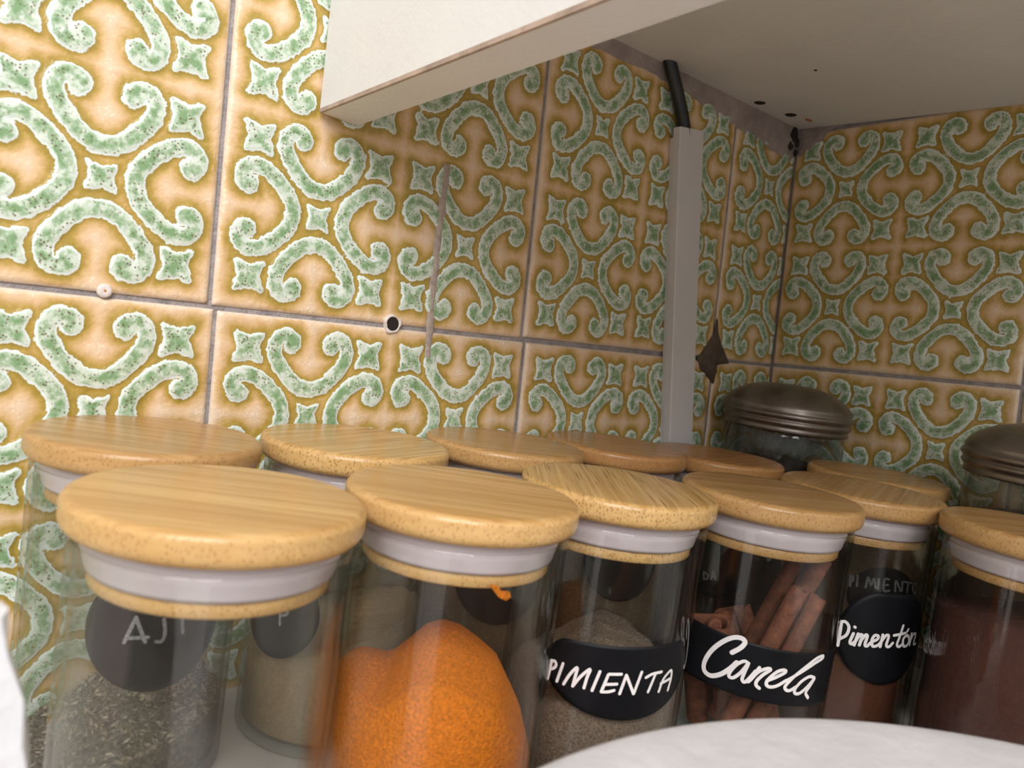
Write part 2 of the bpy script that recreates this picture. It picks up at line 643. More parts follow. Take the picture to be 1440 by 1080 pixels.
def tile_mesh(u0, u1, v0, v1):
    """one tile (or the cut piece u0..u1 x v0..v1 of one, metres), face at y=0, bulk behind"""
    key = (round(u0, 4), round(u1, 4), round(v0, 4), round(v1, 4))
    if key in _cache:
        return _cache[key]
    step = 0.00105
    nu, nv = max(4, int((u1 - u0) / step)), max(4, int((v1 - v0) / step))
    us = np.linspace(u0, u1, nu + 1)
    vs = np.linspace(v0, v1, nv + 1)
    U, V = np.meshgrid(us, vs)
    P = np.stack([U.ravel(), V.ravel()], 1)
    d = motif_distance((P - TILE / 2) * 1000)
    edge = np.minimum(np.minimum(P[:, 0] - u0, u1 - P[:, 0]), np.minimum(P[:, 1] - v0, v1 - P[:, 1]))
    k = np.clip(edge / 0.0022, 0, 1)
    drop = (1 - np.sqrt(np.clip(1 - (1 - k) ** 2, 0, 1))) * 0.0011
    sm = np.clip((-d + 0.5) / 1.4, 0, 1)
    lift = 0.00055 * sm * sm * (3 - 2 * sm) - 0.00012 * np.exp(-np.clip(d, 0, 30) / 1.8) * (d > 0)
    lift += 0.0003 * np.clip((d - 3) / 6, 0, 1)
    y = drop - lift
    verts = np.stack([P[:, 0], y, P[:, 1]], 1)
    n0 = len(verts)
    idx = np.arange(n0).reshape(nv + 1, nu + 1)
    f = np.stack([idx[:-1, :-1], idx[:-1, 1:], idx[1:, 1:], idx[1:, :-1]], -1).reshape(-1, 4)
    ring = np.concatenate([idx[0, :], idx[1:, -1], idx[-1, -2::-1], idx[-2:0:-1, 0]])
    back = verts[ring].copy()
    back[:, 1] = 0.006
    b0 = n0 + np.arange(len(ring))
    f2 = np.stack([ring, b0, np.roll(b0, -1), np.roll(ring, -1)], -1)
    V3 = np.concatenate([verts, back])
    F = np.concatenate([f, f2])
    me = bpy.data.meshes.new('tile')
    me.vertices.add(len(V3))
    me.vertices.foreach_set('co', V3.astype(np.float32).ravel())
    me.loops.add(len(F) * 4)
    me.loops.foreach_set('vertex_index', F.astype(np.int32).ravel())
    me.polygons.add(len(F))
    me.polygons.foreach_set('loop_start', np.arange(0, len(F) * 4, 4, dtype=np.int32))
    me.polygons.foreach_set('use_smooth', np.ones(len(F), bool))
    me.update(calc_edges=True)
    a = me.attributes.new('motif', 'FLOAT', 'POINT')
    a.data.foreach_set('value', np.concatenate([d, np.full(len(back), 12.0)]).astype(np.float32))
    a = me.attributes.new('arris', 'FLOAT', 'POINT')
    a.data.foreach_set('value', np.concatenate([np.clip(1 - edge / 0.0016, 0, 1), np.ones(len(back))]).astype(np.float32))
    me.materials.append(MAT['tile'])
    _cache[key] = me
    return me


def build_walls():
    wb = link('wall_back', box_mesh('wall_back', (-0.62, 0.0013, -0.175), (XC + 0.03, 0.04, 0.50)), 'grout', smooth=False)
    wb.matrix_world = WALL_M
    tag(wb, 'back wall of ochre relief tiles with green scroll motifs and grey grout', kind='structure')
    wr = link('wall_right', box_mesh('wall_right', (XC + 0.0013, -0.62, -0.175), (XC + 0.04, 0.0013, 0.50)), 'grout', smooth=False)
    wr.matrix_world = WALL_M
    tag(wr, 'side wall of the same scroll tiles meeting the back wall in the dark corner', kind='structure')
    g = (PITCH - TILE) / 2
    for row in (-1, 0, 1):
        off = 0.0026 if row == -1 else 0.0
        for k in (-3, -2, -1, 0, 1, 2):
            if row == 1 and k > 0:
                continue
            x0 = k * PITCH + g + off
            z0 = row * PITCH + g
            v1 = TILE if row < 1 else TILE
            w = min(TILE, XC - 0.0004 - x0) if k == 2 else TILE
            # the tile column left of the first joint line belongs to the upper rows' bond
            o = bpy.data.objects.new('tile', tile_mesh(0, w, 0, v1))
            COL.objects.link(o)
            o.parent = wb
            o.location = (x0 + random.uniform(-.0004, .0004), random.uniform(-.0003, .0003), z0 + random.uniform(-.0004, .0004))
        for k in (0, 1, 2):
            if row == 1:
                continue
            z0 = row * PITCH + g + 0.0005
            o = bpy.data.objects.new('tile', tile_mesh(0, TILE, 0, TILE))
            COL.objects.link(o)
            o.parent = wr
            # face looks towards -X: rotate the tile by -90 degrees about Z
            o.rotation_euler = (0, 0, -math.pi / 2)
            o.scale = (0.978, 1, 1)
            o.location = (XC, -0.0004 - k * 0.1487, z0)
    return wb, wr


wall_back, wall_right = build_walls()


def wall_patch(name, outline, thick, mat, parent, y0=-0.0008):
    """irregular flat lump on the back wall: outline [(x,z)] wall frame, domed by thick"""
    c = np.mean(outline, axis=0)
    n = len(outline)
    verts, faces = [], []
    for s, h in ((1.0, -0.35), (0.93, 0.55), (0.6, 1.0)):
        for x, z in outline:
            jj = random.uniform(-1, 1) * thick * 0.25
            verts.append((c[0] + (x - c[0]) * s, y0 - thick * h + (jj if s < 1 else 0.0), c[1] + (z - c[1]) * s))
    verts.append((c[0], y0 - thick, c[1]))
    for r in range(2):
        for i in range(n):
            j = (i + 1) % n
            faces.append((r * n + i, r * n + j, (r + 1) * n + j, (r + 1) * n + i))
    for i in range(n):
        faces.append((2 * n + i, 2 * n + (i + 1) % n, 3 * n))
    return link(name, mesh_of(name, verts, faces), mat, parent)


def strip_patch(name, top, bottom, thick, mat, parent, y0=-0.0006):
    """lumpy ribbon on the back wall between two polylines [(x,z)] of equal length"""
    verts, faces = [], []
    n = len(top)
    rows = 5
    for i in range(n):
        for r in range(rows):
            t = r / (rows - 1)
            h = 1 - abs(2 * t - 1) ** 3
            x = top[i][0] * (1 - t) + bottom[i][0] * t
            z = top[i][1] * (1 - t) + bottom[i][1] * t
            verts.append((x, y0 + 0.0004 - thick * h * random.uniform(0.75, 1.1), z))
    for i in range(n - 1):
        for r in range(rows - 1):
            a = i * rows + r
            faces.append((a, a + 1, a + rows + 1, a + rows))
    return link(name, mesh_of(name, verts, faces), mat, parent)


# grout smear running down the second tile
zs = np.linspace(0.0735, -0.0125, 26)
cx = [0.0985 - 0.0012 * math.sin((0.07 - z) * 30) for z in zs]
hw = [0.0023 - 0.0004 * i / 25 + random.uniform(-.0004, .0004) for i in range(26)]
strip_patch('cement_streak', [(c - h, z) for c, h, z in zip(cx, hw, zs)], [(c + h, z) for c, h, z in zip(cx, hw, zs)], 0.0006, 'smear', wall_back)
# mortar band under the cabinet
xs = np.linspace(0.03, XC - 0.0005, 60)
low = np.interp(xs, [0.03, 0.20, 0.25, 0.278, 0.314, 0.346, 0.369], [0.1505, 0.1495, 0.1485, 0.1430, 0.1385, 0.1345, 0.1330])
strip_patch('mortar_band', [(x, 0.176) for x in xs], [(x, z + random.uniform(-.0009, .0009)) for x, z in zip(xs, low)], 0.0016, 'mortar', wall_back)
# broken tile corner filled with dark mortar
chip = [(0.3038, 0.0258), (0.3028, 0.0165), (0.2965, 0.0085), (0.2892, -0.0002), (0.2933, -0.0069), (0.3010, -0.0110), (0.3075, -0.0149), (0.3085, -0.0082), (0.3080, -0.0034),
        (0.3150, -0.0020), (0.3210, -0.0015), (0.3152, 0.0054), (0.3105, 0.0110), (0.3062, 0.0173)]
wall_patch('mortar_patch', chip, 0.0012, 'mortar_dark', wall_back)
for (x, z, r) in ((0.3625, 0.1500, 0.0050), (0.3665, 0.1455, 0.0035), (0.3600, 0.1420, 0.0028), (0.3660, 0.1390, 0.0022)):
    ol = [(x + r * random.uniform(.6, 1.1) * math.cos(a), z + r * random.uniform(.6, 1.3) * math.sin(a)) for a in np.linspace(0, 2 * math.pi, 13)[:-1]]
    wall_patch('mould_spot', ol, 0.0010, 'mould', wall_back, y0=-0.0016)


corner_dirt = [(-0.0006, 0.158), (-0.0006, 0.139), (-0.004, 0.1365), (-0.008, 0.141), (-0.011, 0.1395), (-0.014, 0.1445), (-0.019, 0.1465), (-0.021, 0.151), (-0.030, 0.1535), (-0.034, 0.158)]
cd = wall_patch('mortar_patch', corner_dirt, 0.0008, 'mortar', wall_right, y0=-0.0004)
for q in cd.data.vertices:          # outline was laid out as (y, z): swing it onto the side wall
    x_, y_ = q.co.x, q.co.y
    q.co.x, q.co.y = XC + y_, x_


def wall_hole(name, x, z, r, ring_mat, label, cat, deep=True):
    t = empty(name)
    t.matrix_world = WALL_M @ Matrix.Translation((x, -0.0006, z)) @ Matrix.Rotation(math.pi / 2, 4, 'X')
    if deep:
        prof = [(r, -0.002), (r * 1.02, 0.0004), (r * 0.92, 0.0008), (r * 0.80, 0.0007), (r * 0.74, 0.0002)]
        rm = lathe_mesh('rim', prof, 20)
        for q in rm.vertices:
            a_ = math.atan2(q.co.y, q.co.x)
            if math.hypot(q.co.x, q.co.y) > r * 0.85:
                k_ = 1 + 0.10 * math.sin(3 * a_ + 1) + 0.09 * math.sin(5 * a_)
                q.co.x *= k_
                q.co.y *= k_
        link('rim', rm, ring_mat, t)
        link('bore', lathe_mesh('bore', [(r * 0.75, 0.0003), (r * 0.5, 0.0002), (0, 0.0002)], 20), 'hole_dark', t)
    else:
        prof = [(r, -0.001), (r * 0.95, 0.0001), (r * 0.6, 0.0004), (r * 0.2, 0.0003), (0, 0.0002)]
        link('filler', lathe_mesh('filler', prof, 16), ring_mat, t)
        link('pit', lathe_mesh('pit', [(r * 0.24, 0.0002), (r * 0.12, 0.00045), (0, 0.0005)], 10), 'rust', t)
    tag(t, label, cat)
    return t


wall_hole('wall_plug', 0.0779, 0.0008, 0.0040, 'plaster', 'grey wall plug with an open dark hole set in the tile joint', 'wall plug')
wall_hole('wall_plug', -0.0356, 0.0016, 0.0025, 'plaster', 'small plaster-filled screw hole in the tile joint', 'wall plug', False)
wall_hole('wall_plug', 0.3055, -0.0075, 0.0034, 'mortar_dark', 'drilled hole in the dark mortar of the broken tile corner', 'wall plug')

# counter / shelf the jars stand on
ct = link('countertop', box_mesh('countertop', (-0.36, -0.470, -0.028), (0.3655, -0.0008, 0.0), 0.001), 'counter_white', smooth=False)
tag(ct, 'white shelf board that carries the spice jars', kind='structure')

fl_ = link('floor', box_mesh('floor', (-2.6, -3.2, -0.93), (2.0, 0.6, -0.90)), 'floor_brown', smooth=False)
tag(fl_, 'dark brown kitchen floor far below the shelf', kind='structure')

# ------------------------------------------------------------------ cabinet above
cab = empty('wall_cabinet', (0, 0, 0))
tag(cab, 'white melamine wall cabinet with open underside above the jars', 'cabinet')


def hexa(name, pts, mat, parent, bev=0.0004):
    """8 points: bottom ring (4) then top ring (4)"""
    me = mesh_of(name, pts, [(3, 2, 1, 0), (4, 5, 6, 7), (0, 1, 5, 4), (1, 2, 6, 5), (2, 3, 7, 6), (3, 0, 4, 7)])
    if bev:
        bm = bmesh.new()
        bm.from_mesh(me)
        bmesh.ops.bevel(bm, geom=bm.edges[:], offset=bev, segments=1, affect='EDGES')
        bm.to_mesh(me)
        bm.free()
    return link(name, me, mat, parent, smooth=False)


YB, YF = 0.0040, -0.365
zb = lambda y: 0.2285 + 0.060 * (0.005 - y)
X0, X1 = 0.0338, 0.0508
ytop = 0.018
hexa('side_panel', [(X0, YF, zb(YF) + .0009), (X1, YF, zb(YF)), (X1, YB, zb(YB) - .001), (X0, YB, zb(YB)),
                    (X0, YF, 0.55), (X1, YF, 0.55), (X1, ytop, 0.55), (X0, ytop, 0.55)], 'cabinet_white', cab)
# brown seam where the edge band of the side panel meets its face
hexa('edge_band', [(X0 - .0002, YF, zb(YF) + .0004), (X0 + .0010, YF, zb(YF) + .0004), (X0 + .0010, YB - .001, zb(YB) - .0002), (X0 - .0002, YB - .001, zb(YB) - .0002),
                   (X0 - .0002, YF, zb(YF) + .0022), (X0 + .0010, YF, zb(YF) + .0022), (X0 + .0010, YB - .001, zb(YB) + .0013), (X0 - .0002, YB - .001, zb(YB) + .0013)], 'edge_brown', cab, 0)
ZU = 0.3085
hexa('bottom_panel', [(X1, YF, ZU), (0.3640, YF, ZU), (0.3640, 0.0075, ZU), (X1, 0.0075, ZU),
                      (X1, YF, ZU + .018), (0.3640, YF, ZU + .018), (0.3640, 0.0075, ZU + .018), (X1, 0.0075, ZU + .018)], 'cabinet_white', cab)


def under_point(px, py):
    D = pixel_ray(px, py)
    t = (ZU - CAM_LOC[2]) / D[2]
    return CAM_LOC + t * D


for (px, py, r, mt) in ((1068.5, 144.5, 0.0040, 'hole_dark'), (1112, 161.5, 0.0042, 'hole_dark'), (1137, 168.5, 0.0042, 'rust'), (1147, 98.5, 0.0010, 'hole_dark')):
    p = under_point(px, py)
    nm = 'screw_hole' if mt == 'hole_dark' else 'rust_stain'
    o = link(nm, lathe_mesh(nm, [(0, -0.0003), (r * 0.7, -0.0004), (r, 0.0003), (r, 0.0012)], 20), mt, cab)
    o.location = (p[0], min(p[1], 0.0), ZU)
    if mt == 'rust':
        o.scale = (1.0, 0.45, 1)

# ------------------------------------------------------------------ cable and trunking on the back wall
con = empty('cable_trunking')
# local: X across, Z along the trunking (up), Y out of the wall is -Y ; leans in the wall plane
lean = math.atan2(0.0195, 0.1728)
top_x, top_z = 0.2431, 0.1247
con.matrix_world = WALL_M @ Matrix.Translation((top_x, 0.0, top_z)) @ Matrix.Rotation(-lean, 4, 'Y')
LEN = 0.262
W_, D_ = 0.0193, 0.0080


def extrude_z(name, prof, z0, z1, mat, parent):
    n = len(prof)
    verts = [(x, y, z0) for x, y in prof] + [(x, y, z1) for x, y in prof]
    faces = [(i, (i + 1) % n, n + (i + 1) % n, n + i) for i in range(n)]
    me = mesh_of(name, verts, faces)
    bm = bmesh.new()
    bm.from_mesh(me)
    bm.verts.ensure_lookup_table()
    for base in (0, n):
        try:
            f = bm.faces.new([bm.verts[base + i] for i in range(n)])
        except ValueError:
            pass
    bmesh.ops.triangulate(bm, faces=[f for f in bm.faces if len(f.verts) > 4])
    bmesh.ops.recalc_face_normals(bm, faces=bm.faces)
    bm.to_mesh(me)
    bm.free()
    return link(name, me, mat, parent, smooth=False)


t = 0.0011
extrude_z('channel', [(0.0002, -0.0006), (0.0002, -D_ * .72), (0.0002 + t, -D_ * .72), (0.0002 + t, -0.0006 - t), (W_ - t, -0.0006 - t), (W_ - t, -D_ * .72), (W_, -D_ * .72), (W_, -0.0006)], -LEN, -0.0052, 'conduit_white', con)
extrude_z('cover', [(-0.0006, -D_ * .45), (-0.0006, -D_), (-0.0001, -D_ - .0005), (W_ + .0003, -D_ - .0005), (W_ + .0008, -D_), (W_ + .0008, -D_ * .45), (W_ + .0008 - t, -D_ * .45), (W_ + .0008 - t, -D_ + t), (-0.0006 + t, -D_ + t), (-0.0006 + t, -D_ * .45)], -LEN, 0.0, 'conduit_white', con)
tag(con, 'white plastic cable trunking strip running down the tiled back wall', 'trunking')

cabp = [(0.2270, -0.0055, 0.1680), (0.2300, -0.0055, 0.1600), (0.2342, -0.0055, 0.1530), (0.2424, -0.0055, 0.1396), (0.2496, -0.0050, 0.1267), (0.2545, -0.0048, 0.1080), (0.2575, -0.0048, 0.085)]
cpts = [w2(p) for p in smooth_path(cabp, 6)]
cb = link('power_cable', tube_mesh('power_cable', cpts, 0.0036, 16), 'cable_black')
tag(cb, 'thick black cable dropping from the cabinet into the white trunking', 'cable')

# ------------------------------------------------------------------ spice jars
H = 0.107
JARS = {'f1': (-.03172, -.11338), 'f2': (.03903, -.11488), 'f3': (.10822, -.11257), 'f4': (.17748, -.12924), 'f5': (.2467, -.13092), 'f6': (.24929, -.20021),
        'b1': (-.02772, -.03619), 'b2': (.04434, -.03952), 'b3': (.11835, -.03584), 'b4': (.18762, -.03671), 'b5': (.25618, -.0467), 'b6': (.31141, -.10626)}
RI = 0.0304
RL = 0.0343

glass_me = lathe_mesh('glass_body', [(0, 0.0006)] + [(0.020, 0.0004)] + arc(0.0295, 0.0025, 0.0025, -90, 0, 4) + [(0.032, 0.0500), (0.032, 0.0955)]
                      + arc(0.0312, 0.0965, 0.0008, 0, 180, 6) + [(RI, 0.0950), (RI, 0.0500), (RI, 0.0070)] + arc(0.0284, 0.0055, 0.0020, 0, -90, 4) + [(0, 0.0035)], 96)
lid_prof = [(0, 0.0990), (0.029, 0.0990)] + arc(RL - 0.0030, 0.1020, 0.0030, -90, 0, 5) + [(RL, 0.1030)] + arc(RL - 0.0022, 0.1048, 0.0022, 0, 90, 6) + [(0.020, 0.1070), (0.010, 0.1070), (0, 0.1070)]
lid_me = lathe_mesh('lid', lid_prof, 96)
seal_me = lathe_mesh('seal', [(0.0260, 0.0990), (0.0290, 0.0988), (0.0294, 0.0980), (0.0290, 0.0972), (0.0288, 0.0968), (0.0293, 0.0959), (0.0292, 0.0945), (0.0287, 0.0932), (0.0284, 0.0915), (0.0281, 0.0906), (0.0260, 0.0904)], 96)
plug_me = lathe_mesh('plug', [(0.0260, 0.0906), (0.0270, 0.0903), (0.0273, 0.0898), (0.0273, 0.0872), (0.0269, 0.0867), (0.0, 0.0867)], 96)
for me in (glass_me, seal_me):
    pass
MESHMAT = {}


def mesh_with(me, mat):
    k = (me.name, mat)
    if k not in MESHMAT:
        c = me.copy()
        c.materials.clear()
        c.materials.append(MAT[mat])
        MESHMAT[k] = c
    return MESHMAT[k]


GROUP_F = 'front row of bamboo-lidded spice jars'
GROUP_B = 'back row of bamboo-lidded spice jars'
JAR_INFO = {
    'f1': ('empty glass jar with bamboo lid in front of the jar of dried herbs', 'bamboo_even', -36, GROUP_F),
    'f2': ('glass jar with bamboo lid half full of bright orange powder', 'bamboo_even', -40, GROUP_F),
    'f3': ('glass jar with streaked bamboo lid and black PIMIENTA label', 'bamboo_streaked', 52, GROUP_F),
    'f4': ('glass jar of cinnamon sticks with black Canela tape label', 'bamboo_shaded', -25, GROUP_F),
    'f5': ('glass jar of red powder with round black Pimentón sticker', 'bamboo_shaded', 20, GROUP_F),
    'f6': ('unlabelled glass jar of dark reddish powder beside the Pimentón jar', 'bamboo_shaded', -30, GROUP_F),
    'b1': ('glass jar of dried herb flakes with round black AJI sticker', 'bamboo_shaded', -38, GROUP_B),
    'b2': ('glass jar of beige powder with streaked bamboo lid behind the empty jar', 'bamboo_streaked', 20, GROUP_B),
    'b3': ('bamboo-lidded jar against the tiles behind the orange powder jar', 'bamboo_shaded', -30, GROUP_B),
    'b4': ('bamboo-lidded jar in front of the white trunking, behind the PIMIENTA jar', 'bamboo_reddish', -30, GROUP_B),
    'b5': ('bamboo-lidded jar behind the Canela jar, beside the domed-lid canister in the corner', 'bamboo_reddish', 10, GROUP_B),
    'b6': ('glass jar with hand-lettered black sticker standing behind the Pimentón jar', 'bamboo_shaded', -20, GROUP_B),
}
ROOT = {}
for key, (x, y) in JARS.items():
    label, bam, rot, grp = JAR_INFO[key]
    r = empty('spice_jar', (x, y, 0))
    tag(r, label, 'jar', grp)
    link('glass_body', mesh_with(glass_me, 'jar_glass'), None, r)
    ld = link('lid', mesh_with(lid_me, bam), None, r)
    ld['label'] = 'round bamboo lid'
    ld.rotation_euler = (0, 0, math.radians(rot))
    link('seal', mesh_with(seal_me, 'silicone'), None, ld)
    link('plug', mesh_with(plug_me, bam), None, ld)
    if key == 'b5':
        r.scale = (1, 1, 0.972)
    if key == 'f6':
        r.scale = (1, 1, 1.010)
    ROOT[key] = r


def frame_of(key):
    """local axes of a jar as seen from the viewer: u to the right, w away"""
    c = np.array(JARS[key])
    n = c - CAM_LOC[:2]
    n /= np.linalg.norm(n)
    return np.array([n[1], -n[0]]), n


# -------- labels wrapped on the glass
def label_mesh(name, outline, centre, rad, rim=None):
    """outline [(theta,z)] star-shaped about centre"""
    K = 9
    n = len(outline)
    verts, faces = [], []
    ct, cz = centre
    for k in range(1, K + 1):
        s = k / K
        for th, z in outline:
            a = ct + (th - ct) * s
            verts.append((rad * math.cos(a), rad * math.sin(a), cz + (z - cz) * s))
    for th, z in outline:     # thin edge down to the glass
        verts.append(((rim or RB + 0.00002) * math.cos(th), (rim or RB + 0.00002) * math.sin(th), z))
    verts.append((rad * math.cos(ct), rad * math.sin(ct), cz))
    c = len(verts) - 1
    for i in range(n):
        j = (i + 1) % n
        faces.append((i, j, c))
        for k in range(K):
            faces.append((k * n + i, (k + 1) * n + i, (k + 1) * n + j, k * n + j))
    return mesh_of(name, verts, faces)


def lettering(key, strokes, width, parent, mat, ox=0, oy=0, sc=1.0, dz=0.0, name='lettering'):
    """strokes traced on the photo; each is laid on the curved label as a ribbon of the given width (m)"""
    c = JARS[key]
    rad = RB + 0.00042
    verts, faces = [], []
    for st in strokes:
        w = width
        if isinstance(st, tuple):
            w, st = st
        q = []
        for (a, b) in st:
            th, z = on_cylinder(c, ox + a / sc, oy + b / sc)
            q.append((th * RB, z + dz))
        if len(q) == 1:
            q = [q[0], (q[0][0] + 1e-5, q[0][1] + 1e-5)]
        P = smooth_path(q, 6)
        pts = []
        for i, p in enumerate(P):
            d = P[min(i + 1, len(P) - 1)] - P[max(i - 1, 0)]
            l = np.linalg.norm(d)
            d = d / l if l > 1e-9 else np.array([1.0, 0])
            pts.append((p, d))

        def put(p):
            a = p[0] / RB
            verts.append((rad * math.cos(a), rad * math.sin(a), p[1]))
            return len(verts) - 1
        rows = []
        for p, d in pts:
            nrm = np.array([-d[1], d[0]]) * w / 2
            rows.append((put(p + nrm), put(p - nrm)))
        for (a, b), (c2, d2) in zip(rows[:-1], rows[1:]):
            faces.append((a, b, d2, c2))
        for (p, d), (ia, ib), sgn in ((pts[0], rows[0], -1), (pts[-1], rows[-1], 1)):
            nrm = np.array([-d[1], d[0]])
            fan = [ia] + [put(p + (nrm * math.cos(t_) + sgn * d * math.sin(t_)) * w / 2) for t_ in np.linspace(0, math.pi, 7)[1:-1]] + [ib]
            faces.append(tuple(fan))
    me = mesh_of(name, verts, faces)
    return link(name, me, mat, parent, smooth=False)


def disc_outline(ct, cz, r, n=48, squash=1.0):
    return [(ct + r / RB * math.cos(a), cz + r * squash * math.sin(a)) for a in np.linspace(0, 2 * math.pi, n + 1)[:-1]]


rad_ = math.radians
RLAB = RB + 0.00022
# PIMIENTA: half-moon label
out = []
ctr, hwid = rad_(-118.5), rad_(50.5)
for t_ in np.linspace(-1, 1, 26):        # top edge, rounded shoulders
    out.append((ctr + hwid * t_, 0.0612 + 0.0012 * t_ - 0.0085 * max(0, abs(t_) - 0.72) ** 2 / 0.078))
for t_ in np.linspace(1, -1, 34)[1:-1]:
    out.append((ctr + hwid * t_, 0.0522 - 0.0150 * (1 - abs(t_) ** 2.3) ** 0.62))
lab = link('label', label_mesh('label', out, (ctr, 0.050), RLAB), 'label_black', ROOT['f3'])
lab['label'] = 'black half-moon sticker lettered PIMIENTA in white'
S = [[(222, 288), (206, 360), (186, 440)], [(218, 292), (248, 296), (256, 332), (232, 356), (206, 360)],
     [(315, 315), (262, 465)],
     [(318, 488), (372, 405), (432, 348), (420, 410), (394, 505)], [(398, 500), (465, 420), (540, 362), (515, 430), (488, 520)],
     [(622, 382), (555, 542)],
     [(800, 404), (700, 404)], [(692, 408), (662, 480), (632, 550)], [(632, 552), (690, 552), (738, 540)], [(662, 490), (762, 487)],
     [(785, 568), (842, 412)], [(842, 412), (900, 568)], [(902, 568), (970, 386)],
     [(1005, 432), (1060, 402), (1135, 384)], [(1085, 400), (1022, 552)],
     [(1110, 550), (1150, 445), (1212, 372), (1214, 430), (1186, 538)], [(1128, 482), (1212, 436)]]
lettering('f3', S, 0.00095, lab, 'ink_white', 740, 880, 6.0)

# Canela: torn tape label
top, bot = [], []
for t_ in np.linspace(0, 1, 40):
    th = rad_(-193 + 124 * t_)
    top.append((th, 0.0582 - 0.0042 * t_))
for i, t_ in enumerate(np.linspace(0, 1, 40)):
    th = rad_(-193 + 114 * t_)
    bot.append((th, 0.0377 - 0.0030 * t_))
edge = []
for i in range(1, 14):
    t_ = i / 14
    wob = rad_(1.3) * (1 if i % 2 else -0.6)
    edge.append((top[-1][0] * (1 - t_) + bot[-1][0] * t_ + wob, top[-1][1] * (1 - t_) + bot[-1][1] * t_))
out = top + edge + bot[::-1]
lab = link('label', label_mesh('label', out, (rad_(-132), 0.0465), RLAB), 'label_black', ROOT['f4'])
lab['label'] = 'strip of black tape with torn end lettered Canela in white script'
BIG = 0.00165
S = [(BIG, [(484, 525), (550, 488), (582, 448), (560, 418), (500, 410), (420, 440), (335, 505), (280, 590), (276, 660), (325, 700), (400, 688), (470, 645), (520, 600)]),
     [(608, 606), (575, 590), (520, 615), (470, 670), (462, 706), (495, 714), (550, 675), (604, 612), (575, 680), (560, 728), (580, 748), (620, 712), (660, 665)],
     [(690, 638), (650, 690), (606, 746)], [(618, 735), (680, 672), (750, 645), (772, 656), (720, 690), (672, 736), (664, 770), (688, 795)],
     [(745, 738), (820, 708), (885, 672), (870, 656), (820, 672), (760, 722), (740, 762), (765, 784), (820, 776), (890, 735)],
     [(890, 738), (990, 680), (1100, 608), (1164, 566), (1160, 550), (1105, 578), (985, 675), (890, 768), (885, 803), (915, 812), (960, 785)],
     [(1100, 715), (1065, 706), (1005, 742), (956, 800), (956, 832), (990, 832), (1045, 785), (1104, 716), (1070, 775), (1036, 828), (1052, 866)]]
lettering('f4', S, 0.00118, lab, 'ink_white', 940, 820, 5.4)

# Pimentón: round sticker
out = [(rad_(-117.5) + (th - rad_(-117.5)) * 1.06, min(z, 0.0700)) for th, z in disc_outline(rad_(-117.5), 0.0515, 0.0200)]
lab = link('label', label_mesh('label', out, (rad_(-117.5), 0.0505), RLAB), 'label_black', ROOT['f5'])
lab['label'] = 'round black sticker lettered Pimentón in white script'
S = [[(214, 560), (200, 650), (184, 740)], [(200, 566), (240, 560), (268, 600), (250, 660), (200, 690)],
     [(312, 600), (315, 604)], [(302, 650), (276, 712), (288, 730), (312, 712)],
     [(338, 652), (306, 738)], [(312, 715), (350, 662), (368, 668), (346, 738)], [(352, 712), (392, 662), (406, 672), (388, 732), (402, 746), (430, 720)],
     [(440, 712), (480, 694), (488, 670), (462, 664), (440, 702), (446, 746), (482, 740), (506, 716)],
     [(522, 660), (502, 750)], [(508, 715), (546, 665), (566, 672), (548, 738), (568, 750), (596, 722)],
     [(676, 590), (650, 670), (628, 732), (644, 750), (668, 730)], [(606, 664), (692, 646)],
     [(702, 662), (676, 690), (674, 738), (694, 746), (716, 715), (716, 676), (700, 662)], [(706, 632), (714, 618)],
     [(738, 650), (722, 736)], [(728, 705), (752, 654), (768, 660), (752, 726), (768, 728)]]
lettering('f5', S, 0.00118, lab, 'ink_white', 1144, 770, 5.4)

# AJI: round chalk sticker
lab = link('label', label_mesh('label', disc_outline(rad_(-91), 0.0565, 0.0196), (rad_(-91), 0.0565), RLAB), 'label_black', ROOT['b1'])
lab['label'] = 'round black sticker chalked AJI'
S = [[(298, 290), (365, 150)], [(365, 150), (415, 288)], [(322, 266), (432, 262)], [(520, 160), (526, 235), (508, 282), (474, 288)], [(622, 148), (624, 236)]]
lettering('b1', S, 0.00105, lab, 'chalk_grey', 100, 830, 4.0)

# P sticker behind the empty jar
lab = link('label', label_mesh('label', disc_outline(rad_(-158), 0.0500, 0.0165), (rad_(-158), 0.0500), RLAB), 'label_black', ROOT['b2'])
lab['label'] = 'round black sticker with a chalked P'
lettering('b2', [[(1180, 105), (1178, 190)], [(1182, 104), (1216, 106), (1220, 132), (1184, 142)]], 0.0010, lab, 'chalk_grey', 100, 830, 4.0)

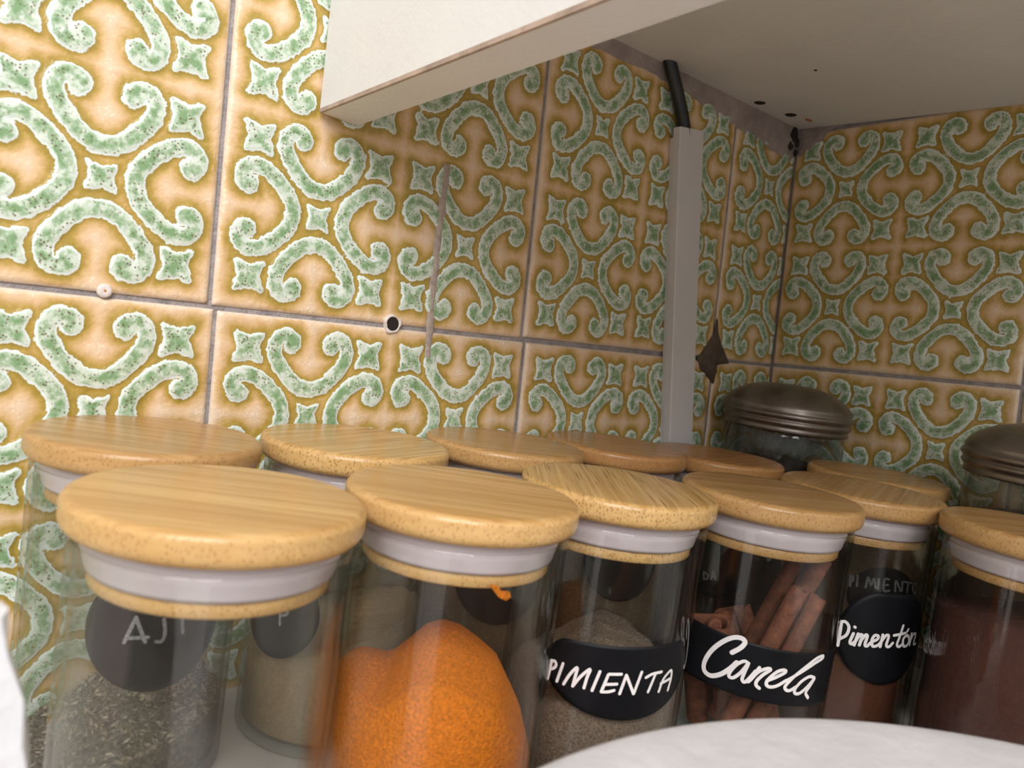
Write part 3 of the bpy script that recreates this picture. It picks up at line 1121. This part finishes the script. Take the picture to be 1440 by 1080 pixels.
# stickers of the other back-row jars
for key, ctd, cz in (('b3', -120, 0.056), ('b4', -118, 0.058), ('b5', -128, 0.056)):
    lab = link('label', label_mesh('label', disc_outline(rad_(ctd), cz, 0.0185), (rad_(ctd), cz), RLAB), 'label_black', ROOT[key])
    lab['label'] = 'round black sticker'
    if key == 'b5':
        S = [[(66, 262), (68, 330)], [(66, 262), (100, 290), (98, 325), (68, 332)], [(135, 330), (155, 250), (172, 332)], [(140, 305), (168, 304)]]
        lettering('b5', S, 0.0009, lab, 'chalk_grey', 980, 760, 6.545)
out = [(th, z) for th, z in disc_outline(rad_(-133), 0.0510, 0.0168, squash=0.9)]
lab = link('label', label_mesh('label', out, (rad_(-133), 0.0510), RLAB), 'label_black', ROOT['b6'])
lab['label'] = 'black sticker with faint chalk capitals'
S = [[(250, 215), (246, 290)], [(250, 215), (272, 225), (268, 250), (248, 252)],
     [(304, 210), (297, 290)], [(362, 300), (382, 225), (402, 285), (424, 235), (438, 305)], [(462, 235), (456, 315)],
     [(540, 240), (505, 240), (500, 325), (540, 325)], [(502, 282), (532, 282)], [(585, 330), (590, 250), (630, 330), (640, 258)],
     [(655, 258), (705, 268)], [(682, 264), (674, 338)], [(735, 268), (716, 290), (720, 335), (740, 340)]]
lettering('b6', S, 0.0010, lab, 'chalk_grey', 1150, 770, 5.4)


# -------- contents
def powder(name, key, height, mat, label, cat, rough=0.0006, seed=1):
    """granular fill: height(u, w) in mm above the shelf"""
    u, w = frame_of(key)
    nr, nt = 20, 72
    R = RI - 0.0002
    rs = np.random.default_rng(seed)
    ph = rs.uniform(0, 6.28, 12)
    verts, faces = [], []

    def h(x, y):
        a, b = (x * u[0] + y * u[1]) * 1000, (x * w[0] + y * w[1]) * 1000
        z = height(a, b) / 1000
        z += rough * (math.sin(x * 420 + ph[0]) * math.sin(y * 510 + ph[1]) + 0.6 * math.sin(x * 980 + y * 700 + ph[2]))
        return max(z, 0.006)
    verts.append((0, 0, h(0, 0)))
    for i in range(1, nr + 1):
        r = R * i / nr
        for k in range(nt):
            a = 2 * math.pi * k / nt
            x, y = r * math.cos(a), r * math.sin(a)
            verts.append((x, y, h(x, y)))
    for k in range(nt):
        faces.append((0, 1 + k, 1 + (k + 1) % nt))
    for i in range(nr - 1):
        for k in range(nt):
            a, b = 1 + i * nt + k, 1 + i * nt + (k + 1) % nt
            faces.append((a, a + nt, b + nt, b))
    last = 1 + (nr - 1) * nt
    lows = []
    for zz, rr in ((0.5, R), (0.0, R), (-1, R - 0.0021)):
        lows.append(len(verts))
        for k in range(nt):
            a = 2 * math.pi * k / nt
            top_z = verts[last + k][2]
            z = {0.5: 0.0062 + (top_z - 0.0062) * 0.5, 0.0: 0.0058, -1: 0.0038}[zz]
            verts.append((rr * math.cos(a), rr * math.sin(a), z))
    prev = last
    for lo in lows:
        for k in range(nt):
            j = (k + 1) % nt
            faces.append((prev + k, lo + k, lo + j, prev + j))
        prev = lo
    faces.append(tuple(prev + k for k in range(nt))[::-1])
    o = link(name, mesh_of(name, verts, faces), mat)
    x, y = JARS[key]
    o.location = (x, y, 0)
    tag(o, label, cat, kind='stuff')
    return o


def interp(xs, ys):
    return lambda a: float(np.interp(a, xs, ys))


tu = interp([-31, -25, -16, -11, -6, -1, 4, 10, 17, 26, 30, 34], [50, 52.5, 51.8, 57, 62.5, 64.5, 63.5, 60.5, 55.5, 41, 30, 22])
powder('turmeric_powder', 'f2', lambda a, b: tu(a) - 0.012 * b * b * (1 if b > 0 else 0.35), 'turmeric', 'heaped bright orange powder inside the unlabelled jar', 'spice', 0.00012, 3)
pu = interp([-31, -15, -8, 0, 8, 15, 22, 31], [35, 38, 43, 47, 46, 44, 41, 37])
powder('pepper_powder', 'f3', lambda a, b: pu(a) + 0.15 * b, 'pepper', 'coarse grey-brown ground pepper behind the PIMIENTA label', 'spice', 0.0005, 5)
powder('paprika_powder', 'f5', lambda a, b: 40 + 0.1 * a, 'paprika', 'rust red powder below the Pimentón sticker', 'spice', 0.0005, 6)
powder('red_spice_powder', 'f6', lambda a, b: 74 + 0.1 * a - 0.05 * b, 'brick_spice', 'dark brick red powder filling the jar without a label', 'spice', 0.0005, 7)
powder('beige_spice_powder', 'b2', lambda a, b: 38 + 0.35 * a, 'beige_spice', 'fine beige powder in the jar behind the empty one', 'spice', 0.0005, 8)
powder('brown_spice_powder', 'b3', lambda a, b: 60 + 0.1 * a, 'brown_spice', 'brown powder in the jar behind the orange powder jar', 'spice', 0.0005, 9)
powder('brown_spice_powder', 'b4', lambda a, b: 70 - 0.1 * a, 'brown_spice', 'brown powder in the jar in front of the trunking', 'spice', 0.0005, 10)
powder('brown_spice_powder', 'b5', lambda a, b: 76 - 0.1 * a, 'clove', 'blackish brown spice in the jar behind the cinnamon', 'spice', 0.0005, 11)
powder('brown_spice_powder', 'b6', lambda a, b: 76, 'brown_spice', 'brown powder in the jar behind the Pimentón jar', 'spice', 0.0005, 12)

# dried herb: heap plus loose flakes
hu = interp([-32, -22, -14, -4, 10, 25, 32], [6.5, 7, 9, 17, 21, 23, 22])
herb_h = lambda a, b: hu(a) + 0.1 * b
hp = powder('dried_herb', 'b1', lambda a, b: herb_h(a, b) - 1.0, 'herb', 'dark grey-green dried herb flakes under the AJI sticker', 'herb', 0.0010, 13)
u_, w_ = frame_of('b1')
verts, faces = [], []
for i in range(3600):
    onside = rng.random() < 0.62
    if onside:
        a = rng.uniform(0, 2 * math.pi)
        r = RI - 0.0003 - abs(rng.normal(0, 0.0004))
    else:
        a = rng.uniform(0, 2 * math.pi)
        r = (RI - 0.001) * math.sqrt(rng.random())
    x, y = r * math.cos(a), r * math.sin(a)
    top_z = herb_h((x * u_[0] + y * u_[1]) * 1000, (x * w_[0] + y * w_[1]) * 1000) / 1000
    z = rng.uniform(0.0065, max(top_z, 0.0075)) if onside else top_z + rng.uniform(-0.0015, 0.0006)
    ln, wd = rng.uniform(0.0006, 0.0021), rng.uniform(0.0002, 0.0007)
    if onside:
        e1 = np.array([-math.sin(a), math.cos(a), 0.0])
        ang = rng.uniform(0, math.pi)
        d1 = e1 * math.cos(ang) + np.array([0, 0, 1.0]) * math.sin(ang)
        d2 = -e1 * math.sin(ang) + np.array([0, 0, 1.0]) * math.cos(ang)
        nn = np.array([math.cos(a), math.sin(a), 0.0])
    else:
        d1 = rng.normal(size=3)
        d1[2] *= 0.5
        d1 /= np.linalg.norm(d1)
        d2 = np.cross(d1, rng.normal(size=3))
        d2 /= np.linalg.norm(d2)
        nn = np.cross(d1, d2)
    c = np.array([x, y, z])
    if np.linalg.norm(c[:2]) + ln > RI and not onside:
        c[:2] *= (RI - ln) / np.linalg.norm(c[:2])
    b = len(verts)
    verts += [c - d1 * ln, c - d2 * wd - nn * 0.0001, c + d1 * ln, c + d2 * wd - nn * 0.0001, c - nn * 0.0003]
    faces += [(b, b + 1, b + 2, b + 3), (b, b + 4, b + 1), (b + 1, b + 4, b + 2), (b + 2, b + 4, b + 3), (b + 3, b + 4, b)]
fl = link('flakes', mesh_of('flakes', verts, faces), 'herb_flake', hp, smooth=False)
fl['kind'] = 'stuff'

# smear of orange powder stuck inside the orange jar's glass
sm_pts = [on_cylinder(JARS['f2'], 440 + a / 3.858, 800 + b / 3.858, RI) for a, b in ((965, 92), (1010, 100), (1030, 128), (1072, 128), (1080, 158), (1050, 176), (1015, 160), (990, 128))]
cth, czz = np.mean([p[0] for p in sm_pts]), np.mean([p[1] for p in sm_pts])
smo = link('powder_smear', label_mesh('powder_smear', sm_pts, (cth, czz), RI - 0.0003, RI - 0.0013), 'turmeric', ROOT['f2'])
smo['label'] = 'clot of orange powder stuck to the glass'


# cinnamon quills
def quill(a, b, r1, label, twist=0.0, seed=0, double=True):
    """bark rolled from both edges, from point a to point b (jar frame u,w,z in mm)"""
    u, w = frame_of('f4')
    c0 = np.array([*JARS['f4'], 0.0])
    P = lambda q: c0 + np.array([*(u * q[0] + w * q[1]), q[2]]) / 1000
    A, B = P(a), P(b)
    rs = np.random.default_rng(seed)
    d = B - A
    ln = np.linalg.norm(d)
    d /= ln
    e1 = np.array([u[0], u[1], 0.0])
    e1 = e1 - d * (e1 @ d)
    e1 /= np.linalg.norm(e1)
    e2 = np.cross(d, e1)
    e1, e2 = e1 * math.cos(twist) + e2 * math.sin(twist), -e1 * math.sin(twist) + e2 * math.cos(twist)
    prof = []
    if double:
        k = 0.55 * r1
        for i in range(20):                     # left roll, from its core outwards
            t_ = i / 19
            ang = math.radians(90 + 400 * (1 - t_))
            rr = k * (0.42 + 0.58 * t_)
            prof.append((-k * .95 + rr * math.cos(ang), rr * math.sin(ang)))
        for i in range(20):
            t_ = 1 - i / 19
            ang = math.radians(90 - 400 * (1 - t_))
            rr = k * (0.42 + 0.58 * t_)
            prof.append((k * .95 + rr * math.cos(ang), rr * math.sin(ang)))
    else:
        for i in range(34):
            t_ = i / 33
            ang = math.radians(560 * t_)
            rr = r1 * (0.45 + 0.55 * t_)
            prof.append((rr * math.cos(ang), rr * math.sin(ang)))
    prof = np.array(prof) / 1000
    tg = np.gradient(prof, axis=0)
    tg /= np.linalg.norm(tg, axis=1)[:, None]
    nr_ = np.stack([-tg[:, 1], tg[:, 0]], 1)
    th_ = 0.00055
    loop = np.concatenate([prof + nr_ * th_, (prof - nr_ * th_)[::-1]])
    m = len(loop)
    steps = 9
    verts, faces = [], []
    bend = rs.uniform(-1, 1, 2) * 0.0008
    for s in range(steps + 1):
        t_ = s / steps
        ctr = A + d * ln * t_ + (e1 * bend[0] + e2 * bend[1]) * math.sin(math.pi * t_)
        sc = 1 + 0.05 * math.sin(3 * t_ + seed)
        for k, (x, y) in enumerate(loop):
            jag = d * (0.0005 * math.sin(k * 0.9 + seed) if s in (0, steps) and k < m // 2 else (0.0005 * math.sin((m - 1 - k) * 0.9 + seed) if s in (0, steps) else 0))
            verts.append(ctr + (e1 * x + e2 * y) * sc + jag)
    for s in range(steps):
        for k in range(m):
            j = (k + 1) % m
            faces.append((s * m + k, s * m + j, (s + 1) * m + j, (s + 1) * m + k))
    for base in (0, steps * m):                  # close the cut ends strip by strip
        for k in range(m // 2 - 1):
            faces.append((base + k, base + k + 1, base + m - 2 - k, base + m - 1 - k))
    o = link('cinnamon_stick', mesh_of('cinnamon_stick', verts, faces), 'cinnamon')
    tag(o, label, 'cinnamon stick', 'cinnamon sticks in the Canela jar')
    return o


quill((-9, 10, 8), (-16, -15, 54), 9.0, 'short rolled cinnamon stick standing nearly upright, curled end showing above the tape', 0.15, 1)
quill((-1, -19, 9), (19, -10, 73), 7.0, 'cinnamon stick leaning forward with a split ragged top', 0.4, 2)
quill((-4, 6, 9), (19, 6, 85), 7.4, 'tallest cinnamon stick leaning at the back up to the lid', -0.5, 3)
quill((12, 14, 8), (-8, 18, 52), 7.0, 'cinnamon stick leaning the other way at the back of the jar', 0.2, 4)


# ------------------------------------------------------------------ glass canisters with domed lids
def canister(x, y, label):
    r = empty('glass_canister', (x, y, 0))
    tag(r, label, 'canister', 'glass canisters with domed metal lids')
    body = [(0, 0.001), (0.028, 0.0005)] + arc(0.0300, 0.0045, 0.0040, -90, 0, 4) + [(0.0340, 0.040), (0.0345, 0.085), (0.0345, 0.1060), (0.0338, 0.1120), (0.0334, 0.1190), (0.0316, 0.1190), (0.0320, 0.1110), (0.0325, 0.1050), (0.0322, 0.040), (0.0318, 0.0060), (0.0, 0.0045)]
    body = [(a, b * 1.03) for a, b in body]
    link('glass_body', lathe_mesh('glass_body', body, 72), 'canister_glass', r)
    lid = [(0.0338, 0.1150), (0.0350, 0.1150), (0.0356, 0.1158), (0.0353, 0.1172), (0.0350, 0.1180), (0.0362, 0.1190), (0.0368, 0.1202), (0.0362, 0.1214), (0.0356, 0.1220), (0.0370, 0.1230), (0.0376, 0.1242), (0.0370, 0.1255), (0.0360, 0.1262),
           (0.0364, 0.1275), (0.0352, 0.1300), (0.0310, 0.1340), (0.0240, 0.1378), (0.0150, 0.1402), (0.0, 0.1410)]
    lid = [(a, b * 1.03) for a, b in lid]
    link('lid', lathe_mesh('lid', lid, 72), 'tarnished_lid', r)
    return r


def canister_fill(name, x, y, top, mat, label):
    me = lathe_mesh(name, [(0, 0.0068), (0.0300, 0.0070), (0.0312, 0.0400), (0.0314, top - .003), (0.0300, top), (0.018, top + .002), (0, top + .003)], 56)
    o = link(name, me, mat)
    o.location = (x, y, 0)
    tag(o, label, 'spice', kind='stuff')


canister_fill('dark_beans', 0.3290, -0.0385, 0.098, 'clove', 'dark contents of the canister in the tiled corner')
canister_fill('brown_sugar', 0.3270, -0.1775, 0.100, 'brown_spice', 'brown contents of the canister against the side wall')
canister(0.3290, -0.0385, 'glass canister with domed ribbed metal lid in the tiled corner')
canister(0.3270, -0.1775, 'glass canister with domed ribbed metal lid against the side wall, behind the unlabelled red jar')

# ------------------------------------------------------------------ white tub and paper packet in the foreground
tub = empty('round_tub', (0.0182, -0.3264, 0))
tag(tub, 'big round white lidded tub with scuffed flat top in front of the jars', 'tub')
Rt, Zt = 0.1310, 0.0750
link('lid', lathe_mesh('lid', [(0, Zt - .0006), (0.05, Zt - .0006), (Rt - 0.012, Zt - .0005), (Rt - 0.010, Zt - .0001), (Rt - 0.004, Zt)] + arc(Rt - 0.0022, Zt - 0.0022, 0.0022, 90, 0, 5) + [(Rt, Zt - 0.010), (Rt - 0.0015, Zt - 0.0115), (Rt - 0.004, Zt - 0.0115)], 160), 'plastic_white', tub)
link('body', lathe_mesh('body', [(Rt - 0.004, Zt - 0.0110), (Rt - 0.004, 0.010), (Rt - 0.008, 0.002), (Rt - 0.012, 0.0), (0, 0.0)], 128), 'plastic_white', tub)

# slanted paper packet at the left
pk = empty('paper_packet', (0, 0, 0))
tag(pk, 'white paper packet standing to the side of the empty jar', 'packet')
ys = (-0.172, -0.150)
nz, ny = 14, 4
vs, fs = [], []


def packet_x(z, k):
    return -0.0816 - 0.20 * (z - 0.100) + 0.0007 * math.sin(z * 300 + k)


rows = []
for iz in range(nz + 1):
    z = 0.0005 + 0.1035 * iz / nz
    ring = []
    for (x, y) in ((-0.150, ys[0]), (packet_x(z, 0), ys[0] + 0.003), (packet_x(z, 1) + 0.0008, (ys[0] + ys[1]) / 2), (packet_x(z, 2), ys[1] - 0.003), (-0.150, ys[1])):
        ring.append(len(vs))
        pinch = 1 - 0.55 * (iz / nz) ** 2
        vs.append((x, -0.161 + (y + 0.161) * pinch, z + (0.002 * math.sin(x * 90) if iz == nz else 0)))
    rows.append(ring)
for a, b in zip(rows[:-1], rows[1:]):
    for i in range(5):
        j = (i + 1) % 5
        fs.append((a[i], a[j], b[j], b[i]))
fs.append(tuple(rows[0])[::-1])
fs.append(tuple(rows[-1]))
link('wrapper', mesh_of('wrapper', vs, fs), 'paper_white', pk, smooth=False)
link('top_fold', box_mesh('top_fold', (-0.146, -0.1635, 0.1030), (-0.0863, -0.1590, 0.1065), 0.0006), 'paper_white', pk, smooth=False)
